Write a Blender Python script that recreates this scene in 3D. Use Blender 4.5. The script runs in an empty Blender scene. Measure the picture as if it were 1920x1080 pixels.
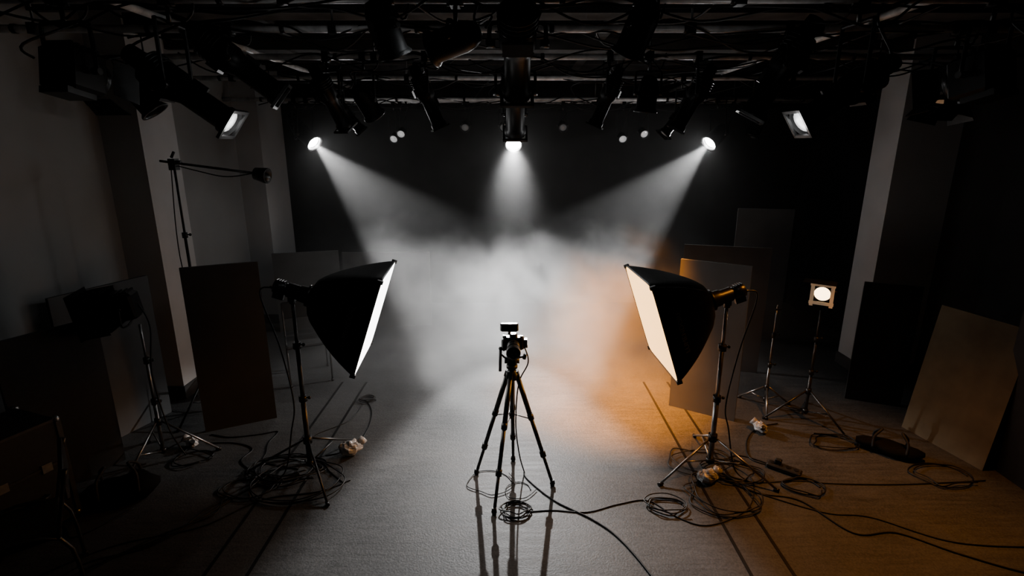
import bpy, math, random
from mathutils import Vector, Matrix, noise
random.seed(7)
S = bpy.context.scene
R = math.radians

# ------------------------------------------------------------------ materials
def mat(name, col, rough=0.6, metal=0.0, nscale=8.0, namt=0.15, bump=0.0, emit=None, estr=0.0, spec=0.5):
    m = bpy.data.materials.new(name); m.use_nodes = True
    nt = m.node_tree; b = nt.nodes['Principled BSDF']
    tc = nt.nodes.new('ShaderNodeTexCoord')
    n = nt.nodes.new('ShaderNodeTexNoise'); n.inputs['Scale'].default_value = nscale
    n.inputs['Detail'].default_value = 4
    nt.links.new(tc.outputs['Object'], n.inputs['Vector'])
    r = nt.nodes.new('ShaderNodeValToRGB')
    r.color_ramp.elements[0].position = 0.3; r.color_ramp.elements[1].position = 0.7
    r.color_ramp.elements[0].color = tuple(c*(1-namt) for c in col)+(1,)
    r.color_ramp.elements[1].color = tuple(min(1, c*(1+namt)) for c in col)+(1,)
    nt.links.new(n.outputs['Fac'], r.inputs['Fac'])
    nt.links.new(r.outputs['Color'], b.inputs['Base Color'])
    b.inputs['Roughness'].default_value = rough
    b.inputs['Metallic'].default_value = metal
    b.inputs['Specular IOR Level'].default_value = spec
    if bump:
        bp = nt.nodes.new('ShaderNodeBump'); bp.inputs['Strength'].default_value = bump
        nt.links.new(n.outputs['Fac'], bp.inputs['Height']); nt.links.new(bp.outputs['Normal'], b.inputs['Normal'])
    if emit:
        b.inputs['Emission Color'].default_value = tuple(emit)+(1,)
        b.inputs['Emission Strength'].default_value = estr
    return m
def g(v): return (v, v, v)
M_BLACK = mat('black_metal', g(0.012), 0.42, 0.3, 20, 0.2)
M_BLACK2 = mat('black_plastic', g(0.014), 0.35, 0, 20, 0.2)
M_FAB = mat('black_fabric', g(0.008), 0.8, 0, 60, 0.25, 0.1, spec=0.15)
M_FABTRIM = mat('fabric_trim', g(0.02), 0.7, 0, 60, 0.2)
M_STEEL = mat('brushed_steel', g(0.32), 0.32, 0.9, 30, 0.15)
M_DSTEEL = mat('dark_steel', g(0.09), 0.35, 0.8, 30, 0.15)
M_PIPE = mat('pipe_steel', g(0.65), 0.32, 0.0, 12, 0.3)
M_RUBBER = mat('cable_rubber', g(0.012), 0.5, 0, 30, 0.2)
M_LWALL = mat('painted_wall_grey', g(0.26), 0.85, 0, 2.5, 0.05, 0.02)
M_PIL = mat('painted_pillar', g(0.40), 0.8, 0, 3, 0.05, 0.02)
M_BWALL = mat('black_drape_wall', g(0.025), 0.9, 0, 4, 0.2)
M_RWALL = mat('dark_wall', g(0.015), 0.85, 0, 3, 0.2)
M_CEIL = mat('ceiling_paint', g(0.08), 0.9, 0, 4, 0.4)
M_JOIST = mat('ceiling_joist_paint', g(0.06), 0.8, 0, 6, 0.4)
M_FLATD = mat('flat_board_dark', g(0.05), 0.8, 0, 5, 0.1)
M_FLATM = mat('flat_board_grey', g(0.11), 0.8, 0, 5, 0.08)
M_FLATB = mat('flat_board_plywood', (0.13, 0.10, 0.06), 0.75, 0, 6, 0.15)
M_CASE = mat('case_laminate', g(0.02), 0.5, 0, 30, 0.2)
M_LENS = mat('lens_glass', g(0.25), 0.1, 0, 10, 0.1, emit=(1, 1, 1), estr=0.03)  # lens glass with a faint painted glint in its emission
M_LENSD = mat('camera_lens_glass', g(0.01), 0.05, 0, 10, 0.1)
M_LENSGLOW = mat('lens_painted_glow', g(0.6), 0.2, 0.2, 25, 0.4, emit=(1, 1, 1), estr=0.3)  # unlit lens ends: emission paints the light they reflect
M_HOT = mat('spot_lens_lit', g(0.9), 0.3, 0, 5, 0.02, emit=(1, 1, 1), estr=80)
M_WARMHOT = mat('fresnel_lens_lit', (1, .9, .7), 0.3, 0, 5, 0.02, emit=(1, .72, .42), estr=5)
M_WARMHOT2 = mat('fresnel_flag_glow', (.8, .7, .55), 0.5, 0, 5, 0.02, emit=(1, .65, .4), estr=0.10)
M_SBW = mat('softbox_diffuser_white', g(0.9), 0.6, 0, 4, 0.02, emit=(1, 1, 1), estr=5)
M_SBO = mat('softbox_diffuser_warm', (1, .9, .75), 0.6, 0, 4, 0.02, emit=(1, .53, .16), estr=2.3)
M_PLAST = mat('crumpled_clear_plastic', g(0.42), 0.2, 0, 14, 0.5, 0.4)
M_PRINT = mat('softbox_print', g(0.12), 0.7)

# floor
def floor_mat():
    m = bpy.data.materials.new('studio_floor_vinyl'); m.use_nodes = True
    nt = m.node_tree; b = nt.nodes['Principled BSDF']; L = nt.links.new
    tc = nt.nodes.new('ShaderNodeTexCoord')
    n1 = nt.nodes.new('ShaderNodeTexNoise'); n1.inputs['Scale'].default_value = 1.1; n1.inputs['Detail'].default_value = 5
    n2 = nt.nodes.new('ShaderNodeTexNoise'); n2.inputs['Scale'].default_value = 90; n2.inputs['Detail'].default_value = 2
    mp = nt.nodes.new('ShaderNodeMapping'); mp.inputs['Scale'].default_value = (1.6, 22, 1)
    n3 = nt.nodes.new('ShaderNodeTexNoise'); n3.inputs['Scale'].default_value = 1.5; n3.inputs['Detail'].default_value = 8
    n3.inputs['Roughness'].default_value = 0.7
    L(tc.outputs['Object'], n1.inputs['Vector']); L(tc.outputs['Object'], n2.inputs['Vector'])
    L(tc.outputs['Object'], mp.inputs['Vector']); L(mp.outputs['Vector'], n3.inputs['Vector'])
    a = nt.nodes.new('ShaderNodeMath'); a.operation = 'ADD'
    c = nt.nodes.new('ShaderNodeMath'); c.operation = 'ADD'
    L(n1.outputs['Fac'], a.inputs[0]); L(n2.outputs['Fac'], a.inputs[1])
    L(a.outputs[0], c.inputs[0]); L(n3.outputs['Fac'], c.inputs[1])
    mr = nt.nodes.new('ShaderNodeMapRange')
    mr.inputs['From Min'].default_value = 1.15; mr.inputs['From Max'].default_value = 1.9
    mr.inputs['To Min'].default_value = 0.035; mr.inputs['To Max'].default_value = 0.105
    L(c.outputs[0], mr.inputs['Value'])
    cc = nt.nodes.new('ShaderNodeCombineColor')
    for i in range(3): L(mr.outputs[0], cc.inputs[i])
    L(cc.outputs[0], b.inputs['Base Color'])
    r2 = nt.nodes.new('ShaderNodeMapRange')
    r2.inputs['From Min'].default_value = 0.3; r2.inputs['From Max'].default_value = 0.7
    r2.inputs['To Min'].default_value = 0.48; r2.inputs['To Max'].default_value = 0.62
    L(n3.outputs['Fac'], r2.inputs['Value']); L(r2.outputs[0], b.inputs['Roughness'])
    b.inputs['Specular IOR Level'].default_value = 0.32
    bp = nt.nodes.new('ShaderNodeBump'); bp.inputs['Strength'].default_value = 0.2; bp.inputs['Distance'].default_value = 0.01
    L(n2.outputs['Fac'], bp.inputs['Height']); L(bp.outputs['Normal'], b.inputs['Normal'])
    return m
M_FLOOR = floor_mat()
M_TAPE = mat('floor_tape_dark', g(0.012), 0.6, 0, 20, 0.3, spec=.2)

# ------------------------------------------------------------------ mesh builder
def frame(d):
    d = Vector(d).normalized()
    up = Vector((0, 0, 1)) if abs(d.z) < 0.97 else Vector((0, 1, 0))
    s = d.cross(up).normalized(); u = s.cross(d).normalized()
    return d, s, u
class MB:
    def __init__(s): s.v = []; s.f = []; s.m = []; s.sm = []; s.mats = []
    def mi(s, mt):
        if mt not in s.mats: s.mats.append(mt)
        return s.mats.index(mt)
    def add(s, vs, fs, mt, smooth=False):
        o = len(s.v); s.v += [tuple(v) for v in vs]; k = s.mi(mt)
        for f in fs:
            s.f.append([i+o for i in f]); s.m.append(k); s.sm.append(smooth and len(f) == 4)
    def rings(s, rings, mt, cap0=True, cap1=True, smooth=True):
        n = len(rings[0]); vs = [p for r in rings for p in r]; fs = []
        for i in range(len(rings)-1):
            for j in range(n):
                k = (j+1) % n
                fs.append([i*n+j, i*n+k, (i+1)*n+k, (i+1)*n+j])
        if cap0: fs.append(list(range(n))[::-1])
        if cap1: fs.append([(len(rings)-1)*n+j for j in range(n)])
        s.add(vs, fs, mt, smooth)
    def ring(s, c, sx, ux, r, n):
        return [c + sx*(math.cos(2*math.pi*j/n)*r) + ux*(math.sin(2*math.pi*j/n)*r) for j in range(n)]
    def cyl(s, a, b, r1, mt, r2=None, n=14, cap=True):
        a = Vector(a); b = Vector(b); r2 = r1 if r2 is None else r2
        d, sx, ux = frame(b-a)
        s.rings([s.ring(a, sx, ux, r1, n), s.ring(b, sx, ux, r2, n)], mt, cap, cap)
    def lathe(s, o, d, prof, mt, n=20, cap0=True, cap1=True):
        o = Vector(o); d, sx, ux = frame(d)
        s.rings([s.ring(o+d*a, sx, ux, r, n) for a, r in prof], mt, cap0, cap1)
    def box(s, c, size, mt, d=None, bev=0.0):
        c = Vector(c); hx, hy, hz = size[0]/2, size[1]/2, size[2]/2
        if d is None: X, Y, Z = Vector((1, 0, 0)), Vector((0, 1, 0)), Vector((0, 0, 1))
        elif isinstance(d, Matrix): X, Y, Z = d.col[0].xyz, d.col[1].xyz, d.col[2].xyz
        else: X, Y, Z = frame(d)
        if bev > 0:
            def rr(hx, hy, z):
                b = bev
                pts = [(hx-b, -hy), (hx, -hy+b), (hx, hy-b), (hx-b, hy), (-hx+b, hy), (-hx, hy-b), (-hx, -hy+b), (-hx+b, -hy)]
                return [c + X*p[0]+Y*p[1]+Z*z for p in pts]
            s.rings([rr(hx-bev, hy-bev, -hz), rr(hx, hy, -hz+bev), rr(hx, hy, hz-bev), rr(hx-bev, hy-bev, hz)], mt, smooth=False)
            return
        vs = [c + X*(i*hx)+Y*(j*hy)+Z*(k*hz) for i in (-1, 1) for j in (-1, 1) for k in (-1, 1)]
        fs = [[0, 1, 3, 2], [4, 6, 7, 5], [0, 4, 5, 1], [2, 3, 7, 6], [0, 2, 6, 4], [1, 5, 7, 3]]
        s.add(vs, fs, mt)
    def sph(s, c, r, mt, sc=(1, 1, 1), n=14, m=8, jit=0.0):
        c = Vector(c); rg = []
        for i in range(m+1):
            t = math.pi*i/m; t = min(max(t, 0.03), math.pi-0.03); row = []
            for j in range(n):
                p = 2*math.pi*j/n
                v = Vector((math.sin(t)*math.cos(p)*sc[0], math.sin(t)*math.sin(p)*sc[1], math.cos(t)*sc[2]))*r
                if jit: v *= 1+jit*noise.noise(v*18/(r*8)+c*3)
                row.append(c+v)
            rg.append(row)
        s.rings(rg, mt, True, True, smooth=(jit == 0))
    def tube(s, pts, r, mt, n=6, smooth_n=8, closed=False):
        P = [Vector(p) for p in pts]; Q = []
        if smooth_n > 1 and len(P) > 2:
            for i in range(len(P)-1):
                p0 = P[max(i-1, 0)]; p1 = P[i]; p2 = P[i+1]; p3 = P[min(i+2, len(P)-1)]
                for k in range(smooth_n):
                    t = k/smooth_n
                    Q.append(0.5*((2*p1)+(p2-p0)*t+(2*p0-5*p1+4*p2-p3)*t*t+(3*p1-p0-3*p2+p3)*t**3))
            Q.append(P[-1])
        else: Q = P
        rg = []; prev = None
        for i, q in enumerate(Q):
            t = (Q[min(i+1, len(Q)-1)]-Q[max(i-1, 0)])
            if t.length < 1e-7: t = Vector((1, 0, 0))
            t.normalize()
            if prev is None: d, sx, ux = frame(t)
            else:
                sx = prev - t*prev.dot(t)
                if sx.length < 1e-5: d, sx, ux = frame(t)
                sx.normalize()
            ux = sx.cross(t); prev = sx
            rg.append(s.ring(q, sx, ux, r, n))
        s.rings(rg, mt)
    def build(s, name, loc=(0, 0, 0), rz=0.0, parent=None):
        me = bpy.data.meshes.new(name)
        me.from_pydata(s.v, [], s.f)
        for mt in s.mats: me.materials.append(mt)
        me.polygons.foreach_set('material_index', s.m)
        me.polygons.foreach_set('use_smooth', s.sm)
        me.update()
        o = bpy.data.objects.new(name, me); S.collection.objects.link(o)
        o.location = loc; o.rotation_euler = (0, 0, rz)
        if parent: o.parent = parent
        return o
def light(name, kind, loc, d, parent=None, **kw):
    l = bpy.data.lights.new(name, kind)
    for k, v in kw.items(): setattr(l, k, v)
    o = bpy.data.objects.new(name, l); S.collection.objects.link(o)
    o.location = loc; o.rotation_euler = Vector(d).to_track_quat('-Z', 'Y').to_euler()
    if parent: o.parent = parent
    return o

# ------------------------------------------------------------------ room
XL, XR, YF, YB, H = -3.85, 4.7, -2.0, 8.8, 3.8
def slab(name, lo, hi, mt):
    b = MB(); c = [(a+d)/2 for a, d in zip(lo, hi)]
    b.box((0, 0, 0), [d-a for a, d in zip(lo, hi)], mt); return b.build(name, c)
slab('floor', (XL-.2, YF-.2, -.1), (XR+.2, YB+.2, 0), M_FLOOR)
slab('ceiling', (XL-.2, YF-.2, H), (XR+.2, YB+.2, H+.1), M_CEIL)
slab('wall_left', (XL-.2, YF-.2, 0), (XL, YB+.2, H), M_LWALL)
slab('wall_right', (XR, YF-.2, 0), (XR+.2, YB+.2, H), M_RWALL)
slab('wall_back', (XL, YB, 0), (XR, YB+.2, H), M_BWALL)
slab('wall_front', (XL, YF-.2, 0), (XR, YF, H), M_RWALL)
slab('baseboard_left', (XL, YF, 0), (XL+.02, 5.2, .12), M_FLATD)
slab('baseboard_right', (XR-.02, YF, 0), (XR, 5.8, .12), M_BLACK2)
def pillar(lo, hi, name='wall_pillar'):
    b = MB(); cx, cy = (lo[0]+hi[0])/2, (lo[1]+hi[1])/2; w, d = hi[0]-lo[0], hi[1]-lo[1]
    b.box((0, 0, H/2), (w, d, H), M_PIL)
    b.box((0, 0, .07), (w+.03, d+.03, .14), M_FLATD)
    b.build(name, (cx, cy, 0))
pillar((XL, 5.2), (-3.48, 5.75)); pillar((XL, 7.7), (-3.5, 8.5)); pillar((4.05, 5.8), (XR, 6.2))
b = MB()
for i in range(19):
    y = YF+.3+i*.58
    b.box((0, y, 0), (XR-XL, .07, .16), M_JOIST)
for x in (-2.6, 0.45, 3.3): b.box((x, (YF+YB)/2, -.06), (.12, YB-YF, .05), M_JOIST)
b.box((0.4, 6.0, -.13), (7.6, .35, .1), M_CEIL)
b.box((0.6, 4.4, -.13), (7.0, .25, .1), M_CEIL)
b.build('ceiling_joists', ((XL+XR)/2, 0, H-.08))
b = MB()
for x in (-1.93, -1.66, 1.5, 1.77): b.box((x, 2.3, 0.0015), (.022, 6.6, .003), M_TAPE)
b.build('floor_tape_lines')

# rigging pipes
PIPES = [(3.1, 3.35), (3.9, 3.36), (5.0, 3.35), (6.5, 3.35), (7.5, 3.2), (8.15, 3.22)]
for y, h in PIPES:
    b = MB(); b.cyl((XL+.01, 0, 0), (XR-.01, 0, 0), .026, M_PIPE, n=12)
    for x in (-3.2, -1.2, 1.2, 3.2):
        b.cyl((x, 0, .02), (x, 0, H-h-.01), .008, M_DSTEEL, n=6)
        b.box((x, 0, 0), (.05, .07, .07), M_BLACK)
    for x in [XL+.5+i*.9 for i in range(9)]:
        b.cyl((x, 0, 0), (x+.03, 0, 0), .031, M_BLACK, n=10)
    b.build('rigging_pipe', (0, y, h))
for x in (-2.3, 2.4):
    b = MB(); b.cyl((0, 1.5, 0), (0, 8.6, 0), .024, M_PIPE, n=10)
    b.build('rigging_pipe', (x, 0, 3.41))
b = MB()
for (y, h) in PIPES:
    for k in range(4):
        x = XL+.4+random.random()*1; pts = []
        while x < XR-.5:
            pts.append((x, y+random.uniform(-.05, .05), h+random.choice([.03, .03, -.05, -.12, -.02])+random.uniform(-.03, .02)))
            x += random.uniform(.25, .6)
        b.tube(pts, .007, M_RUBBER, 5, 6)
for k in range(7):
    x0 = random.uniform(-3, 3.5); pts = []
    for i, (y, h) in enumerate(PIPES): pts += [(x0+random.uniform(-.3, .3), y, h+.03), (x0+random.uniform(-.3, .3), y+.4, h-.03)]
    b.tube(pts, .007, M_RUBBER, 5, 6)
b.build('rigging_cable_bundle')

# ------------------------------------------------------------------ stage fixtures
def fixture(loc, d, style='ers', k=1.0, drop=.33, lens=None, name='stage_spotlight', off=0.0, rz=None):
    b = MB(); d, sx, ux = frame(d); pv = Vector((0, off, -drop))
    P = lambda a, s=0, u=0: pv+d*a*k+sx*s*k+ux*u*k
    lens = lens or M_LENS
    hz = Vector((sx.x, sx.y, 0)).normalized()
    b.box((0, 0, 0), (.05, .085, .085), M_BLACK); b.cyl((0, 0, -.03), (0, off*.5, -.12), .012, M_DSTEEL, n=8)
    b.cyl((0.045, 0, -.03), (-.045, 0, -.03), .008, M_STEEL, n=6)
    yw = .15*k if style != 'fres' else .17*k
    top = Vector((0, off*.5, -.12))
    for sg in (-1, 1):
        e = pv+hz*yw*sg; t = Vector((top.x, top.y, top.z))+hz*yw*sg
        b.tube([top, top+hz*yw*sg*.85, t+Vector((0, 0, -.03)), e], .011*k+.002, M_BLACK, 6, 5)
        b.cyl(e-hz*sg*.03*k, e+hz*sg*.02*k, .022*k, M_DSTEEL, n=10)
    if style == 'ers':
        b.lathe(pv, d, [(a*k, r*k) for a, r in [(-.34, .03), (-.335, .055), (-.22, .062), (-.215, .085), (-.12, .1), (.0, .1), (.03, .085), (.06, .075), (.3, .075), (.31, .088), (.36, .088)]], M_BLACK, 20, True, False)
        for a in (-.2, -.175, -.15, -.125): b.lathe(P(a), d, [(0, .085*k), (.002*k, .108*k), (.01*k, .108*k), (.012*k, .085*k)], M_BLACK, 20)
        b.lathe(P(.33), d, [(0, .082*k), (.012*k, .07*k), (.018*k, .03*k)], lens, 20)
        for s, u, w, h in ((0, .09, .2, .02), (0, -.09, .2, .02), (.09, 0, .02, .2), (-.09, 0, .02, .2)):
            m = Matrix((sx, ux, d)).transposed().to_4x4()
            b.box(P(.365, s, u), (w*k, h*k, .018*k), M_BLACK2, m)
        b.box(P(.1, 0, .085), (.1*k, .02*k, .03*k), M_DSTEEL, d)
        b.box(P(-.06, 0, -.11), (.08*k, .16*k, .02*k), M_BLACK, d)
        fr = .352
    elif style == 'par':
        b.lathe(pv, d, [(a*k, r*k) for a, r in [(-.2, .03), (-.19, .07), (-.13, .1), (-.06, .115), (.17, .115), (.18, .125), (.2, .125)]], M_BLACK, 22, True, False)
        b.lathe(P(.15), d, [(0, .11*k), (.02*k, .085*k), (.03*k, .03*k)], lens, 22)
        b.lathe(P(.2), d, [(-.02*k, .125*k), (0, .14*k), (.012*k, .14*k), (.012*k, .112*k), (-.02*k, .112*k)], M_BLACK2, 22, False, False)
        fr = .19
    else:
        m = Matrix((d, sx, ux)).transposed().to_4x4()
        b.box(P(0), (.26*k, .25*k, .26*k), M_BLACK, m, bev=.02*k)
        for i in range(5): b.box(P(-.1+i*.045, 0, .14), (.018*k, .2*k, .03*k), M_BLACK2, m)
        b.box(P(-.04, 0, -.145), (.2*k, .2*k, .04*k), M_BLACK2, m)
        b.lathe(P(.13), d, [(0, .115*k), (.03*k, .115*k), (.03*k, .1*k)], M_BLACK2, 22, False, False)
        b.lathe(P(.13), d, [(0, .1*k), (.012*k, .08*k), (.022*k, .03*k)], lens, 22)
        for s, u in ((0, 1), (0, -1), (1, 0), (-1, 0)):
            o = sx*s+ux*u; t = ux if s else sx
            p = P(.16)+o*.13*k; q = p+d*.13*k+o*.07*k; n = (q-p).cross(t).normalized()*.003
            w1, w2 = .1*k, .135*k
            vs = [p-t*w1-n, p+t*w1-n, q+t*w2-n, q-t*w2-n, p-t*w1+n, p+t*w1+n, q+t*w2+n, q-t*w2+n]
            b.add(vs, [[0, 1, 2, 3], [7, 6, 5, 4], [0, 4, 5, 1], [1, 5, 6, 2], [2, 6, 7, 3], [3, 7, 4, 0]], M_BLACK2)
        fr = .16
    b.tube([P(-.25), P(-.3)+Vector((0, 0, .05)), Vector((.1, off*.5, -.1)), Vector((.14, 0, .03))], .007, M_RUBBER, 5, 6)
    o = b.build(name, loc)
    return o, P(fr+.03), d

def aim(p, t): return (Vector(t)-Vector(p)).normalized()
for (lx, ly, lz), tgt, pw, ang, sx_ in (((-2.63, 7.3, 2.65), (.4, 5.9, 0), 1200, 41, 1), ((0.02, 7.25, 2.63), (0.0, 3.4, 0), 1500, 74, .46), ((2.62, 7.3, 2.65), (-.4, 5.9, 0), 1200, 41, 1)):
    d = aim((lx, ly, lz), tgt); pv = Vector((lx, ly, lz))-d*.17*.9
    py, ph = 7.5, 3.2
    o, fp, dd = fixture((pv.x, py, ph), d, 'par', .9, drop=ph-pv.z, lens=M_HOT, off=pv.y-py)
    sl = light('spot_beam', 'SPOT', fp, dd, o, energy=pw, spot_size=R(ang), spot_blend=.42, shadow_soft_size=.025, color=(1, 1, 1))
    sl.scale = (sx_, 1, 1)
    light('lens_spill', 'POINT', fp+dd*.03+Vector((0, 0, .02)), dd, o, energy=10, shadow_soft_size=.05)
FX = [(-1.62, 2, (.25, .5, -.8), 'ers', .85, .33, None), (-1.3, 2, (.3, .5, -.7), 'par', .75, .36, None), (-.76, 2, (.35, .1, -.85), 'ers', .8, .32, None),
      (.85, 2, (-.35, .1, -.85), 'ers', .75, .32, None), (1.62, 2, (-.4, .1, -.8), 'ers', .85, .33, None),
      (-1.9, 1, (.75, .2, -.6), 'ers', 1.0, .2, None), (1.85, 1, (-.45, .15, -.85), 'ers', 1.0, .24, None),
      (-1.82, 0, (.75, .02, -.55), 'ers', .9, .44, M_LENSGLOW), (1.84, 0, (-.75, -.04, -.5), 'ers', .85, .46, M_LENSGLOW),
      (-2.38, 0, (.1, .8, -.15), 'fres', .85, .36, None), (2.55, 0, (-.2, .8, -.2), 'fres', .85, .38, None),
      (.03, 0, (0, .75, -.6), 'ers', 1.0, .22, None), (.03, 2, (0, .6, -.8), 'ers', 1.15, .3, None), (.03, 3, (0, -.2, -.9), 'par', .9, .4, None),
      (-.68, 0, (.25, .3, -.8), 'par', .7, .14, None), (.68, 0, (-.3, .3, -.8), 'par', .7, .14, None),
      (-2.9, 4, (.3, 0, -.7), 'par', .8, .32, None), (3.3, 4, (-.3, 0, -.7), 'par', .8, .32, None),
      (1.95, 3, (-.5, -.1, -.6), 'ers', .8, .4, None), (-1.95, 3, (.5, .1, -.6), 'ers', .8, .36, None),
      (-3.3, 2, (.4, .1, -.6), 'par', .9, .3, None)]
for x, pi, d, st, k, dr, ln in FX:
    o, fp, dd = fixture((x, PIPES[pi][0], PIPES[pi][1]), d, st, k, dr, ln, name='stage_floodlight' if st == 'fres' else 'stage_spotlight')
    if ln is not None or abs(x) in (.76, .85): light('added_rig_fill', 'POINT', fp+dd*.05, dd, o, energy=1.8 if ln else 4.5, shadow_soft_size=.06)  # added point lights on unlit fixtures, brighten pipes and rig
for x, dx in ((-1.72, .1), (-1.62, -.1), (-.68, 0), (-.12, .0), (.74, 0), (1.72, -.1), (1.82, .1)):
    fixture((x+dx, 8.15, 3.22), (dx*.5, -.9, -.35), 'par', .5, .33+abs(dx)*(.9 if x < -1.65 or x > 1.8 else 1.6), M_LENSGLOW if abs(x) > 1.6 else M_LENS)

# ------------------------------------------------------------------ stands
def stand_parts(b, h, r=.5, collar=.32, ang0=0., mt=None, rp=.013, n=3, low=.09):
    mt = mt or M_STEEL
    b.cyl((0, 0, .06), (0, 0, h*.45), rp*1.25, mt); b.cyl((0, 0, h*.4), (0, 0, h*.75), rp, mt); b.cyl((0, 0, h*.7), (0, 0, h), rp*.78, mt)
    for z in (h*.45, h*.75):
        b.cyl((0, 0, z-.03), (0, 0, z+.02), rp*1.9, M_BLACK2); b.cyl((0, 0, z), (.05, 0, z), .006, M_BLACK2, n=8); b.sph((.05, 0, z), .014, M_BLACK2, n=8, m=5)
    b.cyl((0, 0, collar-.03), (0, 0, collar+.03), rp*2.1, M_BLACK2); b.cyl((0, 0, low-.02), (0, 0, low+.02), rp*2.0, M_BLACK2)
    for i in range(n):
        a = ang0+i*2*math.pi/n; c, s = math.cos(a), math.sin(a)
        ft = Vector((c*r, s*r, .014)); tp = Vector((c*.025, s*.025, collar))
        b.cyl(tp, ft, .0095, mt, n=8)
        mid = tp.lerp(ft, .52); b.cyl((c*.02, s*.02, low), mid, .0065, mt, n=8)
        b.cyl(ft-Vector((c*.03, s*.03, 0)), ft+Vector((c*.012, s*.012, 0)), .014, M_BLACK2, n=8)

def softbox(loc, face, tilt, hh, depth, hw, hv, pmat, ang0, warm, pw, metal, mirror):
    b = MB(); stand_parts(b, hh-.06, .52, .3, ang0, metal, .017)
    d = Vector((math.cos(face)*math.cos(tilt), math.sin(face)*math.cos(tilt), -math.sin(tilt)))
    d, sx, ux = frame(d); o = Vector((0, 0, hh))
    P = lambda a, s=0, u=0: o+d*a+sx*s+ux*u
    b.cyl((0, 0, hh-.1), (0, 0, hh-.03), .024, M_BLACK2); b.box((0, 0, hh-.055), (.05, .05, .05), M_BLACK2)
    b.cyl((0, -.05, hh-.05), (0, .05, hh-.05), .012, M_DSTEEL)
    b.lathe(o, d, [(-.13, .035), (-.125, .05), (-.05, .053), (-.045, .047), (-.03, .047), (-.025, .055), (.06, .055), (.065, .062), (.12, .066), (.125, .085), (.15, .085)], M_BLACK2, 24)
    for i in range(4): b.box(P(-.11+i*.018, 0, .05), (.008, .05, .015), M_BLACK, d)
    b.box(P(-.08, 0, -.065), (.08, .035, .05), M_BLACK2, d); b.cyl(P(-.13, 0, -.02), P(-.155, 0, -.02), .01, M_DSTEEL, n=8)
    N = 72; T = 16; a0 = .14; NE = 14.0
    def sect(a, sc, n=3.2):
        r = []
        for j in range(N):
            t = 2*math.pi*j/N; c, s = math.cos(t), math.sin(t)
            rr = (abs(c)**n+abs(s)**n)**(-1/n)
            r.append(P(a, c*rr*hw*sc, s*rr*hv*sc))
        return r
    prof = lambda t: .17+.83*(t**.52)
    nn = lambda t: 2.2+(NE-2.2)*t*t
    b.rings([sect(a0+depth*i/T, prof(i/T), nn(i/T)) for i in range(T+1)], M_FAB, True, False)
    fr = a0+depth
    b.rings([sect(fr, 1.0, NE), sect(fr+.012, 1.006, NE), sect(fr+.012, .99, NE), sect(fr, .985, NE)], M_FABTRIM, False, False)
    b.rings([sect(fr-.002, .985, NE), sect(fr+.009, .98, NE)], pmat, False, True)
    for sa in (1, -1):
        for sb in (1, -1):
            pts = []
            for i in range(0, T+1, 2):
                t = i/T; n = nn(t)
                k = (2*(.5**.5)**n)**(-1/n)*(.5**.5)
                pts.append(P(a0+depth*t, sa*k*hw*prof(t)*1.003, sb*k*hv*prof(t)*1.003))
            b.tube(pts, .004, M_FABTRIM, 5, 3)
            b.box(pts[-1], (.04, .025, .025), M_FABTRIM, d)
    q = -1 if mirror else 1
    b.tube([P(-.15, 0, -.02), P(-.21, 0, -.1), Vector((-.12*q, -.03, hh-.45)), Vector((-.06*q, -.04, hh-.9)), Vector((-.1*q, -.05, .4)), Vector((-.16*q, -.1, .08)), Vector((-.25*q, -.18, .01))], .006, M_RUBBER, 6, 8)
    o1 = b.build('softbox_light_on_stand', loc)
    t = .74; sc = prof(t); cs = sx if sx.y < 0 else -sx
    pos = P(a0+depth*t)+cs*(hw*sc+.004)
    slope = hw*.83*.52*t**(-.48)/depth
    tang = (d+cs*slope).normalized(); nrm = ux.cross(tang).normalized()
    if nrm.dot(cs) < 0: nrm = -nrm
    yv = nrm.cross(ux).normalized()
    cu = bpy.data.curves.new('lettering', 'FONT'); cu.body = 'LUMENDORF'; cu.size = .055; cu.align_x = 'CENTER'; cu.align_y = 'CENTER'; cu.extrude = .0008
    cu.materials.append(M_PRINT)
    to = bpy.data.objects.new('lettering', cu); S.collection.objects.link(to)
    mt = Matrix((ux, yv, nrm)).transposed().to_4x4(); mt.translation = pos+nrm*.006-ux*.02
    to.parent = o1; to.matrix_local = mt
    col = (1, .42, .08) if warm else (1, 1, 1)
    l = light('softbox_lamp', 'AREA', P(fr+.03), d, o1, energy=pw, color=col, shape='RECTANGLE', size=hw*1.8, size_y=hv*1.8)
    l.data.spread = R(70 if warm else 130)
    return o1
softbox((-1.66, 3.87, 0), R(4), R(19), 1.55, .5, .36, .385, M_SBW, R(-57), False, 3, M_DSTEEL, False)
softbox((1.64, 3.9, 0), R(180+3), R(19), 1.51, .47, .36, .39, M_SBO, R(205), True, 4, M_STEEL, True)

# ------------------------------------------------------------------ camera on tripod
b = MB()
hub = Vector((0, 0, .95))
for fx, fy in ((-.29, .13), (-.13, -.36), (.32, -.02), (.01, .32)):
    ft = Vector((fx, fy, .02)); dr = Vector((fx, fy, 0)).normalized()
    tp = hub+dr*.035
    p1 = tp.lerp(ft, .38); p2 = tp.lerp(ft, .72)
    b.cyl(tp, p1, .019, M_BLACK2); b.cyl(p1, p2, .0155, M_BLACK2); b.cyl(p2, ft, .012, M_BLACK2)
    for p in (p1, p2): b.cyl(p-(ft-tp).normalized()*.03, p+(ft-tp).normalized()*.02, .023, M_BLACK)
    b.cyl(ft, Vector((fx, fy, .055)), .021, M_RUBBER, r2=.015); b.cyl((fx, fy, 0), ft, .016, M_RUBBER)
    b.box(tp, (.05, .045, .035), M_BLACK, ft-tp)
    b.cyl(tp.lerp(ft, .4), Vector((0, 0, .62)), .004, M_DSTEEL, n=6)
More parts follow.
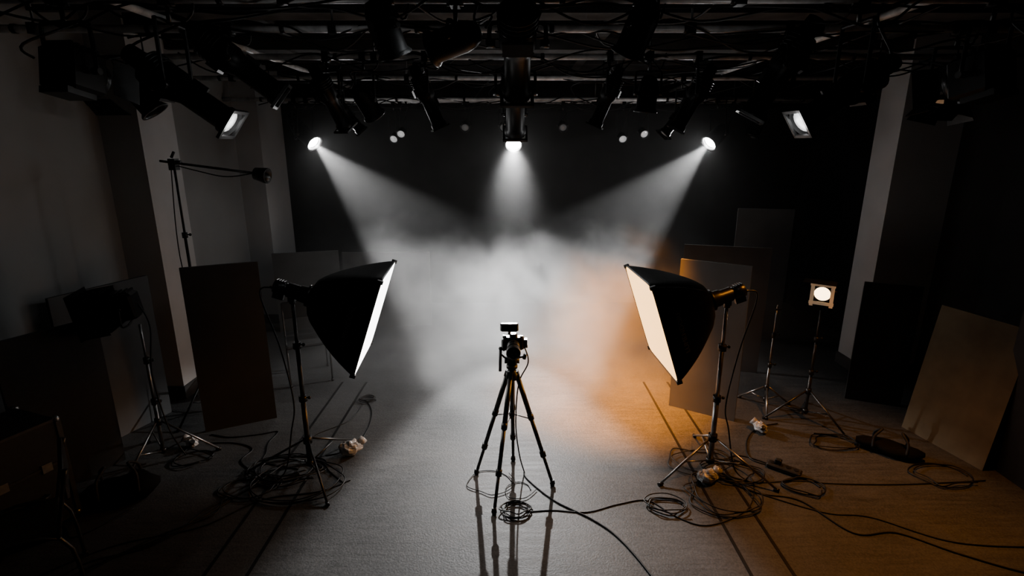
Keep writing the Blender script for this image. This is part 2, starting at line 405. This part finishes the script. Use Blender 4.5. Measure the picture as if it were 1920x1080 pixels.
b.cyl((0, 0, .58), (0, 0, 1.04), .014, M_DSTEEL); b.cyl((0, 0, .60), (0, 0, .64), .022, M_BLACK)
b.lathe((0, 0, .9), (0, 0, 1), [(0, .02), (.01, .045), (.06, .05), (.08, .03), (.09, .03), (.1, .042), (.125, .042), (.13, .02)], M_BLACK, 20)
b.box((0, 0, 1.055), (.07, .08, .05), M_BLACK, bev=.008); b.cyl((-.055, 0, 1.06), (.055, 0, 1.06), .026, M_BLACK2)
b.sph((0, 0, 1.095), .03, M_DSTEEL); b.box((0, 0, 1.13), (.085, .1, .018), M_BLACK2)
b.cyl((-.04, -.01, 1.07), (-.085, -.02, 1.12), .007, M_DSTEEL); b.cyl((-.085, -.02, 1.16), (-.088, -.03, .985), .011, M_RUBBER)
b.sph((-.085, -.02, 1.16), .015, M_BLACK2, n=8, m=6)
b.cyl((.04, 0, 1.08), (.1, 0, 1.09), .008, M_DSTEEL); b.cyl((.09, 0, 1.07), (.1, 0, 1.11), .014, M_BLACK2)
b.box((.01, .02, 1.19), (.16, .075, .1), M_BLACK2, bev=.012); b.box((-.06, -.01, 1.185), (.035, .05, .09), M_RUBBER, bev=.01)
b.box((.01, .01, 1.25), (.06, .07, .035), M_BLACK2, bev=.01)
b.lathe((.01, -.02, 1.19), (0, -1, -.05), [(0, .04), (.02, .046), (.05, .046), (.055, .042), (.1, .042), (.105, .05), (.15, .052)], M_BLACK2, 26, True, False)
b.lathe((.01, -.02, 1.19), (0, -1, -.05), [(.125, .046), (.135, .035), (.138, .01)], M_LENSD, 26)
b.lathe((.01, -.02, 1.19), (0, -1, -.05), [(.148, .052), (.152, .052), (.152, .046), (.13, .045)], M_STEEL, 26, False, False)
for z in (.03, .075): b.lathe((.01, -.02, 1.19), (0, -1, -.05), [(z, .0475), (z+.012, .0475)], M_RUBBER, 26)
b.cyl((-.055, 0, 1.24), (-.055, 0, 1.255), .014, M_DSTEEL); b.cyl((.07, 0, 1.24), (.07, 0, 1.252), .012, M_DSTEEL)
b.cyl((.09, 0, 1.17), (.115, 0, 1.17), .012, M_DSTEEL); b.box((.1, .01, 1.2), (.025, .05, .05), M_BLACK)
b.cyl((-.02, .01, 1.26), (-.02, .01, 1.285), .01, M_DSTEEL); b.box((-.02, .01, 1.315), (.135, .045, .06), M_BLACK2, bev=.008)
b.box((-.05, -.016, 1.315), (.05, .006, .042), M_RUBBER); b.box((.02, -.016, 1.319), (.035, .006, .03), M_DSTEEL)
b.tube([(.09, 0, 1.17), (.12, -.02, 1.05), (.05, .03, .85), (.03, .05, .5), (.06, .1, .2), (.1, .15, .012)], .005, M_RUBBER, 6, 8)
b.build('camera_on_tripod', (0, 3.7, 0))

# ------------------------------------------------------------------ other lights on stands
def barn_head(b, o, d, k, lens):
    d, sx, ux = frame(d); o = Vector(o); m = Matrix((d, sx, ux)).transposed().to_4x4()
    P = lambda a, s=0, u=0: o+d*a*k+sx*s*k+ux*u*k
    b.box(P(0), (.2*k, .2*k, .22*k), M_BLACK, m, bev=.02*k)
    b.lathe(P(.1), d, [(0, .095*k), (.03*k, .095*k), (.03*k, .085*k)], M_BLACK2, 20, False, False)
    b.lathe(P(.1), d, [(0, .088*k), (.014*k, .07*k), (.022*k, .02*k)], lens, 20)
    for i in range(4): b.box(P(-.07+i*.04, 0, .12), (.015*k, .16*k, .02*k), M_BLACK2, m)
    for s in (-1, 1):
        b.cyl(P(0, s*.1), P(0, s*.13), .015*k, M_DSTEEL); b.tube([P(0, s*.125), P(0, s*.125)+Vector((0, 0, -.14*k)), o+Vector((0, 0, -.17*k))], .008*k, M_BLACK, 6, 4)
    return P, d, sx, ux
b = MB(); stand_parts(b, 1.22, .42, .36, R(-100), M_STEEL, .012)
P, d, sx, ux = barn_head(b, (-.08, -.02, 1.38), (-.8, -.25, -.12), .95, M_LENSD)
m = Matrix((d, sx, ux)).transposed().to_4x4()
b.box(P(.17, .0, .16), (.16, .3, .006), M_FAB, m); b.box(P(.17, 0, -.16), (.16, .3, .006), M_FAB, m)
b.box(P(.2, .17, 0), (.2, .006, .3), M_FAB, m); b.box(P(.2, -.17, 0), (.2, .006, .34), M_FAB, m)
b.box(P(.3, 0, 0), (.008, .34, .36), M_FAB, m)
b.tube([P(-.1), (.08, 0, 1.2), (.04, -.02, .8), (.08, 0, .3), (.15, .05, .01)], .006, M_RUBBER, 6, 6)
b.build('barn_door_light_on_stand', (-2.98, 4.05, 0))
b = MB(); stand_parts(b, 1.12, .4, .3, R(-60), M_DSTEEL, .012)
P, d, sx, ux = barn_head(b, (0, 0, 1.31), (-.6, -.8, -.1), .8, M_WARMHOT)
m = Matrix((d, sx, ux)).transposed().to_4x4()
for s, u, w, h in ((.1, 0, .03, .24), (-.1, 0, .03, .24), (0, .11, .2, .03), (0, -.11, .2, .03)):
    b.box(P(.14, s, u), (.006, w, h), M_WARMHOT2, m)
b.box(P(.16, .03, .15), (.12, .26, .006), M_FAB, m)
fo = b.build('fresnel_light_on_stand', (2.88, 4.75, 0))
light('fresnel_lamp', 'SPOT', P(.2), (-.8, -.5, -.1), fo, energy=4, color=(1, .62, .34), spot_size=R(110), spot_blend=.8, shadow_soft_size=.06)
# thin bare stand
b = MB(); stand_parts(b, 1.05, .28, .22, R(-110), M_STEEL, .010)
b.cyl((0, 0, 1.03), (0, 0, 1.1), .006, M_STEEL); b.cyl((-.02, 0, 1.05), (.04, 0, 1.05), .01, M_BLACK2)
b.build('light_stand', (2.6, 5.0, 0))
# boom stand, left
b = MB(); stand_parts(b, 2.4, .45, .4, R(20), M_BLACK, .013)
b.box((0, 0, 2.44), (.06, .07, .1), M_BLACK2); b.cyl((-.04, 0, 2.46), (.07, 0, 2.46), .016, M_DSTEEL)
b.cyl((-.12, 0, 2.47), (.72, .02, 2.36), .011, M_DSTEEL); b.cyl((.0, -.02, 2.5), (.03, -.02, 2.55), .012, M_BLACK2)
b.lathe((.70, .02, 2.36), (.9, -.1, -.15), [(0, .02), (.02, .055), (.12, .07), (.14, .07), (.14, .06), (.1, .05)], M_BLACK2, 18, True, True)
b.sph((.8, .02, 2.32), .05, M_DSTEEL)
b.tube([(-.05, 0, 2.45), (.2, .02, 2.38), (.45, .02, 2.33), (.7, .02, 2.36)], .005, M_RUBBER, 5, 6)
b.tube([(-.03, 0, 2.4), (-.06, -.03, 1.6), (.03, -.03, .8), (.05, -.05, .02)], .005, M_RUBBER, 5, 8)
b.build('boom_stand', (-3.06, 4.95, 0))

# ------------------------------------------------------------------ flats and equipment
def flat(p, q, h, mt, t=.035, lean=0.0, name='scenery_flat', brace=True):
    p = Vector((p[0], p[1], 0)); q = Vector((q[0], q[1], 0)); w = (q-p).length; c = (p+q)/2
    b = MB(); f = .05
    b.box((0, 0, h/2), (w, t*.35, h), mt)
    for z in (f/2, h-f/2, h/2): b.box((0, t*.45, z), (w-.002, t*.55, f), M_FLATD)
    for x in (-w/2+f/2, w/2-f/2): b.box((x, t*.45, h/2), (f, t*.54, h-2*f), M_FLATD)
    o = b.build(name, c); o.rotation_euler = (lean, 0, math.atan2((q-p).y, (q-p).x)); return o
flat((-2.88, 4.5), (-2.33, 4.78), 1.58, M_FLATD)
flat((-3.72, 4.1), (-3.45, 4.9), 1.42, M_FLATM)
flat((-3.6, 3.45), (-3.32, 4.05), 1.28, M_CASE)
flat((-3.35, 7.3), (-2.5, 7.55), 1.15, M_FLATM)
flat((-2.45, 7.55), (-1.2, 7.6), 1.12, M_FLATM)
flat((1.63, 5.04), (2.17, 4.7), 1.55, M_FLATM)
flat((2.0, 6.1), (2.9, 5.85), 1.5, M_FLATD)
flat((3.0, 7.1), (3.7, 7.0), 1.8, M_FLATM)
flat((3.74, 4.6), (3.9, 3.88), 1.22, M_FLATB, lean=R(-8))
flat((3.55, 5.2), (4.0, 5.0), 1.28, M_CASE)
flat((4.02, 4.0), (4.0, 3.5), 1.35, M_CASE)
def case(loc, size, rz=0, name='flight_case'):
    b = MB(); w, d, h = size
    b.box((0, 0, h/2+.05), (w, d, h), M_CASE, bev=.01)
    for x in (-w/2, w/2):
        for y in (-d/2, d/2):
            b.box((x*.985, y*.985, h/2+.05), (.03, .03, h), M_DSTEEL)
            b.sph((x*.97, y*.97, .06), .025, M_STEEL, n=8, m=5); b.cyl((x*.85-.01, y*.85, .03), (x*.85+.015, y*.85, .03), .03, M_RUBBER)
            b.sph((x*.97, y*.97, h+.04), .025, M_STEEL, n=8, m=5)
    for z in (.06, h*.65, h+.045): b.box((0, -d/2, z), (w, .012, .018), M_DSTEEL)
    for x in (-w*.25, w*.25): b.box((x, -d/2-.008, h*.65), (.06, .012, .06), M_STEEL)
    b.tube([(-.08, -d/2, h*.4), (-.08, -d/2-.04, h*.4), (.08, -d/2-.04, h*.4), (.08, -d/2, h*.4)], .009, M_RUBBER, 6, 3)
    b.build(name, loc, rz)
case((-3.42, 3.15, 0), (.5, .45, .75), R(70)); case((-3.45, 2.1, 0), (.5, .6, .42), R(80))
def chair(loc, rz, name='tubular_chair'):
    b = MB()
    for x in (-.22, .22):
        b.tube([(x, -.22, .012), (x, -.2, .44), (x, .18, .44), (x, .24, .012)], .011, M_DSTEEL, 8, 4)
        b.tube([(x, .17, .44), (x, .22, .65), (x, .27, .85)], .011, M_DSTEEL, 8, 4)
        for y in (-.22, .24): b.cyl((x, y, 0), (x, y, .03), .015, M_RUBBER)
    b.box((0, -.02, .46), (.45, .42, .03), M_CASE, bev=.012); b.box((0, .25, .76), (.45, .025, .2), M_CASE, d=None, bev=.01)
    b.build(name, loc, rz)
chair((-2.35, 5.75, 0), R(25)); chair((-2.85, 2.62, 0), R(-50))
def bag(loc, size, rz, name='equipment_bag'):
    b = MB(); rg = []; w, d, h = size
    for i in range(11):
        t = i/10; x = -w/2+w*t; k = max(.25, (1-abs(2*t-1)**4)); row = []
        for j in range(18):
            a = 2*math.pi*j/18; c, s_ = math.cos(a), math.sin(a)
            v = Vector((x, c*d/2*k, h/2+(s_*h/2)*k)); v += Vector((0, 1, 1))*.02*noise.noise(v*9)
            v.z = max(v.z, 0.0); row.append(v)
        rg.append(row)
    b.rings(rg, M_FAB)
    for x in (-.12, .12): b.tube([(x, -d/2*.9, h*.55), (x, -d*.3, h+.04), (x*.6, 0, h+.1), (x, d*.3, h+.03), (x, d/2*.9, h*.5)], .011, M_FABTRIM, 6, 5)
    b.build(name, loc, rz)
bag((3.3, 4.15, 0), (.5, .2, .11), R(-35)); bag((-2.95, 3.5, 0), (.5, .28, .2), R(30))
for (x, y, r, rz) in ((-1.40, 4.12, .08, .5), (1.56, 3.72, .068, 0.2), (2.33, 4.5, .06, 1.9), (-2.86, 4.25, .055, 2.6)):
    b = MB(); b.sph((0, 0, r*.75), r, M_PLAST, (1.2, .85, .8), 20, 14, jit=.3)
    b.cyl((r*.9, 0, r*.9), (r*1.5, .02, r*1.3), .03, M_PLAST, r2=.04, n=9); b.cyl((-.02, .02, r*.3), (-.06, .02, r*1.3), .02, M_DSTEEL)
    zmin = min(v[2] for v in b.v); b.v = [(v[0], v[1], v[2]-zmin) for v in b.v]
    b.build('clear_plastic_sandbag', (x, y, 0), rz)
b = MB(); b.box((0, 0, .022), (.26, .09, .04), M_CASE, bev=.008)
for i in range(4): b.cyl((-.09+i*.06, 0, .042), (-.09+i*.06, 0, .046), .02, M_BLACK2)
b.box((-.05, .01, .065), (.05, .04, .04), M_RUBBER, bev=.006)
b.build('power_strip', (2.25, 3.88, 0), R(-40))

# ------------------------------------------------------------------ floor cables
def cable(pts, r=.0075, name='floor_cable', jit=.0):
    b = MB(); q = [(p[0]+random.uniform(-jit, jit), p[1]+random.uniform(-jit, jit), (p[2] if len(p) > 2 else r)) for p in pts]
    b.tube(q, r, M_RUBBER, 6, 10); b.build(name)
def coil(cx, cy, rad, turns, r=.006, ex=1.0, jit=.25, name='cable_coil', rz=0):
    b = MB(); pts = []; n = int(turns*9)
    for i in range(n):
        a = 2*math.pi*i/9; rr = rad*(1+random.uniform(-jit, jit))
        x, y = math.cos(a)*rr*ex, math.sin(a)*rr
        pts.append((x*math.cos(rz)-y*math.sin(rz)+random.uniform(-.01, .01), x*math.sin(rz)+y*math.cos(rz), r+.012*(i/9 % 3)))
    b.tube(pts, r, M_RUBBER, 6, 6); b.build(name, (cx, cy, 0))
cable([(.1, 3.86), (.13, 3.75), (.32, 3.49), (.575, 3.28), (.73, 3.09), (.87, 2.76), (1.0, 2.3)], .0065)
cable([(.1, 3.36), (.3, 3.38), (.55, 3.36), (.8, 3.45), (1.03, 3.49), (1.2, 3.3), (1.4, 3.22), (1.75, 3.4), (1.93, 3.75), (1.8, 3.98), (1.66, 3.9)], .0045)
cable([(1.7, 3.85), (1.93, 3.72), (2.29, 3.74), (2.56, 3.7), (3.1, 3.69), (3.8, 3.74)], .005)
cable([(1.7, 3.75), (1.9, 3.58), (2.18, 3.49), (2.37, 3.14), (2.67, 3.14), (2.95, 2.94), (3.3, 2.76), (3.8, 2.7)], .006)
cable([(1.75, 3.7), (1.95, 3.55), (2.3, 3.35), (2.6, 3.3), (3.0, 3.05), (3.6, 3.0)], .005)
cable([(2.57, 4.65), (2.4, 4.6), (2.26, 4.5), (2.12, 4.3), (2.05, 4.05), (2.2, 3.93)], .006)
cable([(1.66, 3.9), (1.95, 4.1), (2.2, 3.95)], .005)
for i in range(4):
    cable([(-1.66, 3.85), (-1.96, 3.72), (-2.13, 3.55), (-2.25, 3.34), (-2.41, 3.09), (-2.7, 2.76), (-2.9, 2.4)], .005, jit=.05+.015*i)
cable([(-2.8, 4.45), (-2.6, 4.4), (-2.35, 4.45), (-2.2, 4.5), (-2.2, 4.3), (-2.15, 4.14), (-2.1, 4.0), (-1.78, 3.9)], .0055)
cable([(-2.75, 4.3), (-2.5, 4.3), (-2.3, 4.2), (-2.3, 4.0), (-2.0, 3.8), (-1.75, 3.85)], .005)
cable([(-1.6, 5.15), (-1.52, 5.1), (-1.42, 4.9), (-1.37, 4.6), (-1.39, 4.3), (-1.5, 4.15), (-1.62, 4.1)], .005)
cable([(-1.55, 5.05), (-1.6, 4.7), (-1.85, 4.4), (-1.75, 4.1)], .004)
cable([(-1.3, 3.75), (-1.5, 3.6), (-1.9, 3.5), (-2.2, 3.2), (-2.7, 3.0), (-3.1, 2.6)], .005)
cable([(-3.6, 3.0), (-3.2, 3.2), (-3.0, 3.1), (-2.8, 3.4)], .006)
coil(.03, 3.38, .085, 4.5, .005, 1.25); coil(-.17, 3.72, .16, 1.3, .0035, 1.1, .1); coil(.06, 3.62, .11, 1.2, .0035, 1, .15)
coil(1.14, 3.42, .1, 3, .005, 1.4); coil(1.62, 3.55, .24, 3, .005, 1.0, .2); coil(1.8, 3.85, .17, 3.5, .005, 1.3); coil(1.6, 4.0, .2, 2, .004, 1.3)
coil(-1.86, 3.88, .2, 4, .005, 1.3); coil(-1.7, 3.72, .26, 3, .005, 1.25, .2); coil(-2.05, 3.65, .14, 2.5, .005, 1.5)
coil(-1.52, 5.15, .07, 3.5, .005, 1.2); coil(2.3, 3.65, .11, 2, .006, 1.3); coil(-2.75, 4.05, .12, 2, .005, 1.3); coil(2.9, 4.3, .13, 2.5, .005, 1.4); coil(3.5, 3.8, .15, 2, .005, 1.4)

# ------------------------------------------------------------------ stage fog
def fog_mat():
    m = bpy.data.materials.new('stage_fog_volume'); m.use_nodes = True
    nt = m.node_tree; nt.nodes.clear(); L = nt.links.new; N = nt.nodes.new
    out = N('ShaderNodeOutputMaterial'); vs = N('ShaderNodeVolumeScatter'); vs.inputs['Anisotropy'].default_value = 0.2
    vs.inputs['Color'].default_value = (1, 1, 1, 1)
    tc = N('ShaderNodeTexCoord'); sp = N('ShaderNodeSeparateXYZ'); L(tc.outputs['Object'], sp.inputs[0])
    no = N('ShaderNodeTexNoise'); no.inputs['Scale'].default_value = 1.7; no.inputs['Detail'].default_value = 4; no.inputs['Distortion'].default_value = .5
    L(tc.outputs['Object'], no.inputs['Vector'])
    def math_(op, a, b_):
        k = N('ShaderNodeMath'); k.operation = op
        for i, v in enumerate((a, b_)):
            if isinstance(v, (int, float)): k.inputs[i].default_value = v
            else: L(v, k.inputs[i])
        return k.outputs[0]
    nn = math_('SUBTRACT', no.outputs['Fac'], .5)
    hz = math_('ADD', sp.outputs['Z'], math_('MULTIPLY', nn, 2.2))
    def mapr(v, a, b_, c, d):
        k = N('ShaderNodeMapRange'); k.interpolation_type = 'SMOOTHSTEP'
        for n_, x in (('From Min', a), ('From Max', b_), ('To Min', c), ('To Max', d)): k.inputs[n_].default_value = x
        L(v, k.inputs['Value']); return k.outputs[0]
    top = mapr(hz, 1.05, 1.6, 1, 0)
    yb = mapr(sp.outputs['Y'], 4.25, 5.4, 0, 1)
    xa = mapr(math_('ABSOLUTE', sp.outputs['X'], 0), 1.3, 3.2, 1, 0)
    den = math_('MULTIPLY', math_('MULTIPLY', top, yb), xa)
    den = math_('MULTIPLY', den, mapr(no.outputs['Fac'], .3, .65, .2, 1.4))
    base = mapr(sp.outputs['Y'], 5.9, 6.8, .0, .028)
    den = math_('ADD', math_('MULTIPLY', den, .23), base)
    L(den, vs.inputs['Density']); L(vs.outputs[0], out.inputs['Volume'])
    try: m.cycles.volume_step_rate = 1.5
    except Exception as e: print('steprate', e)
    return m
fm = fog_mat()
b = MB(); b.box((0.2, 6.475, 1.545), (6.7, 4.45, 3.07), fm)
b.build('stage_fog')

# ------------------------------------------------------------------ lights
o, fp, dd = fixture((3.0, 3.9, 3.36), aim((3.0, 3.9, 3.0), (2.4, 3.5, 0)), 'fres', .8, .35, M_WARMHOT2, name='stage_floodlight')
light('warm_wash', 'SPOT', fp, dd, o, energy=250, color=(1, .4, .09), spot_size=R(88), spot_blend=1, shadow_soft_size=.08)
o, fp, dd = fixture((1.2, 5.0, 3.35), aim((1.2, 5.0, 3.1), (1.05, 5.35, 0)), 'par', .75, .3, M_LENS)  # added fixture, carries the amber fill below
light('added_amber_fill', 'SPOT', fp, dd, o, energy=3300, color=(1, .36, .045), spot_size=R(54), spot_blend=1, shadow_soft_size=.08)  # added overhead light, tints fog and floor beside the warm softbox
o, fp, dd = fixture((-.3, 3.1, 3.35), aim((-.3, 3.1, 3.0), (-3.8, 4.2, 2.0)), 'par', .7, .2, M_LENS)  # added fixture, carries the left wall fill
light('added_wall_fill', 'SPOT', fp, dd, o, energy=12, color=(.93, .97, 1), spot_size=R(110), spot_blend=1, shadow_soft_size=.2)  # added weak fill that lifts the left wall
w = bpy.data.worlds.new('world'); S.world = w; w.use_nodes = True
w.node_tree.nodes['Background'].inputs[0].default_value = (1, 1, 1, 1); w.node_tree.nodes['Background'].inputs[1].default_value = 0.002

S.view_settings.view_transform = 'AgX'
S.view_settings.look = 'AgX - Medium High Contrast'
S.view_settings.exposure = -0.1

cd = bpy.data.cameras.new('camera'); cam = bpy.data.objects.new('camera', cd); S.collection.objects.link(cam)
cam.location = (0, 0, 2.6); cam.rotation_euler = (R(90-14.9), 0, 0); cd.lens = 18.75; cd.sensor_width = 36
S.camera = cam
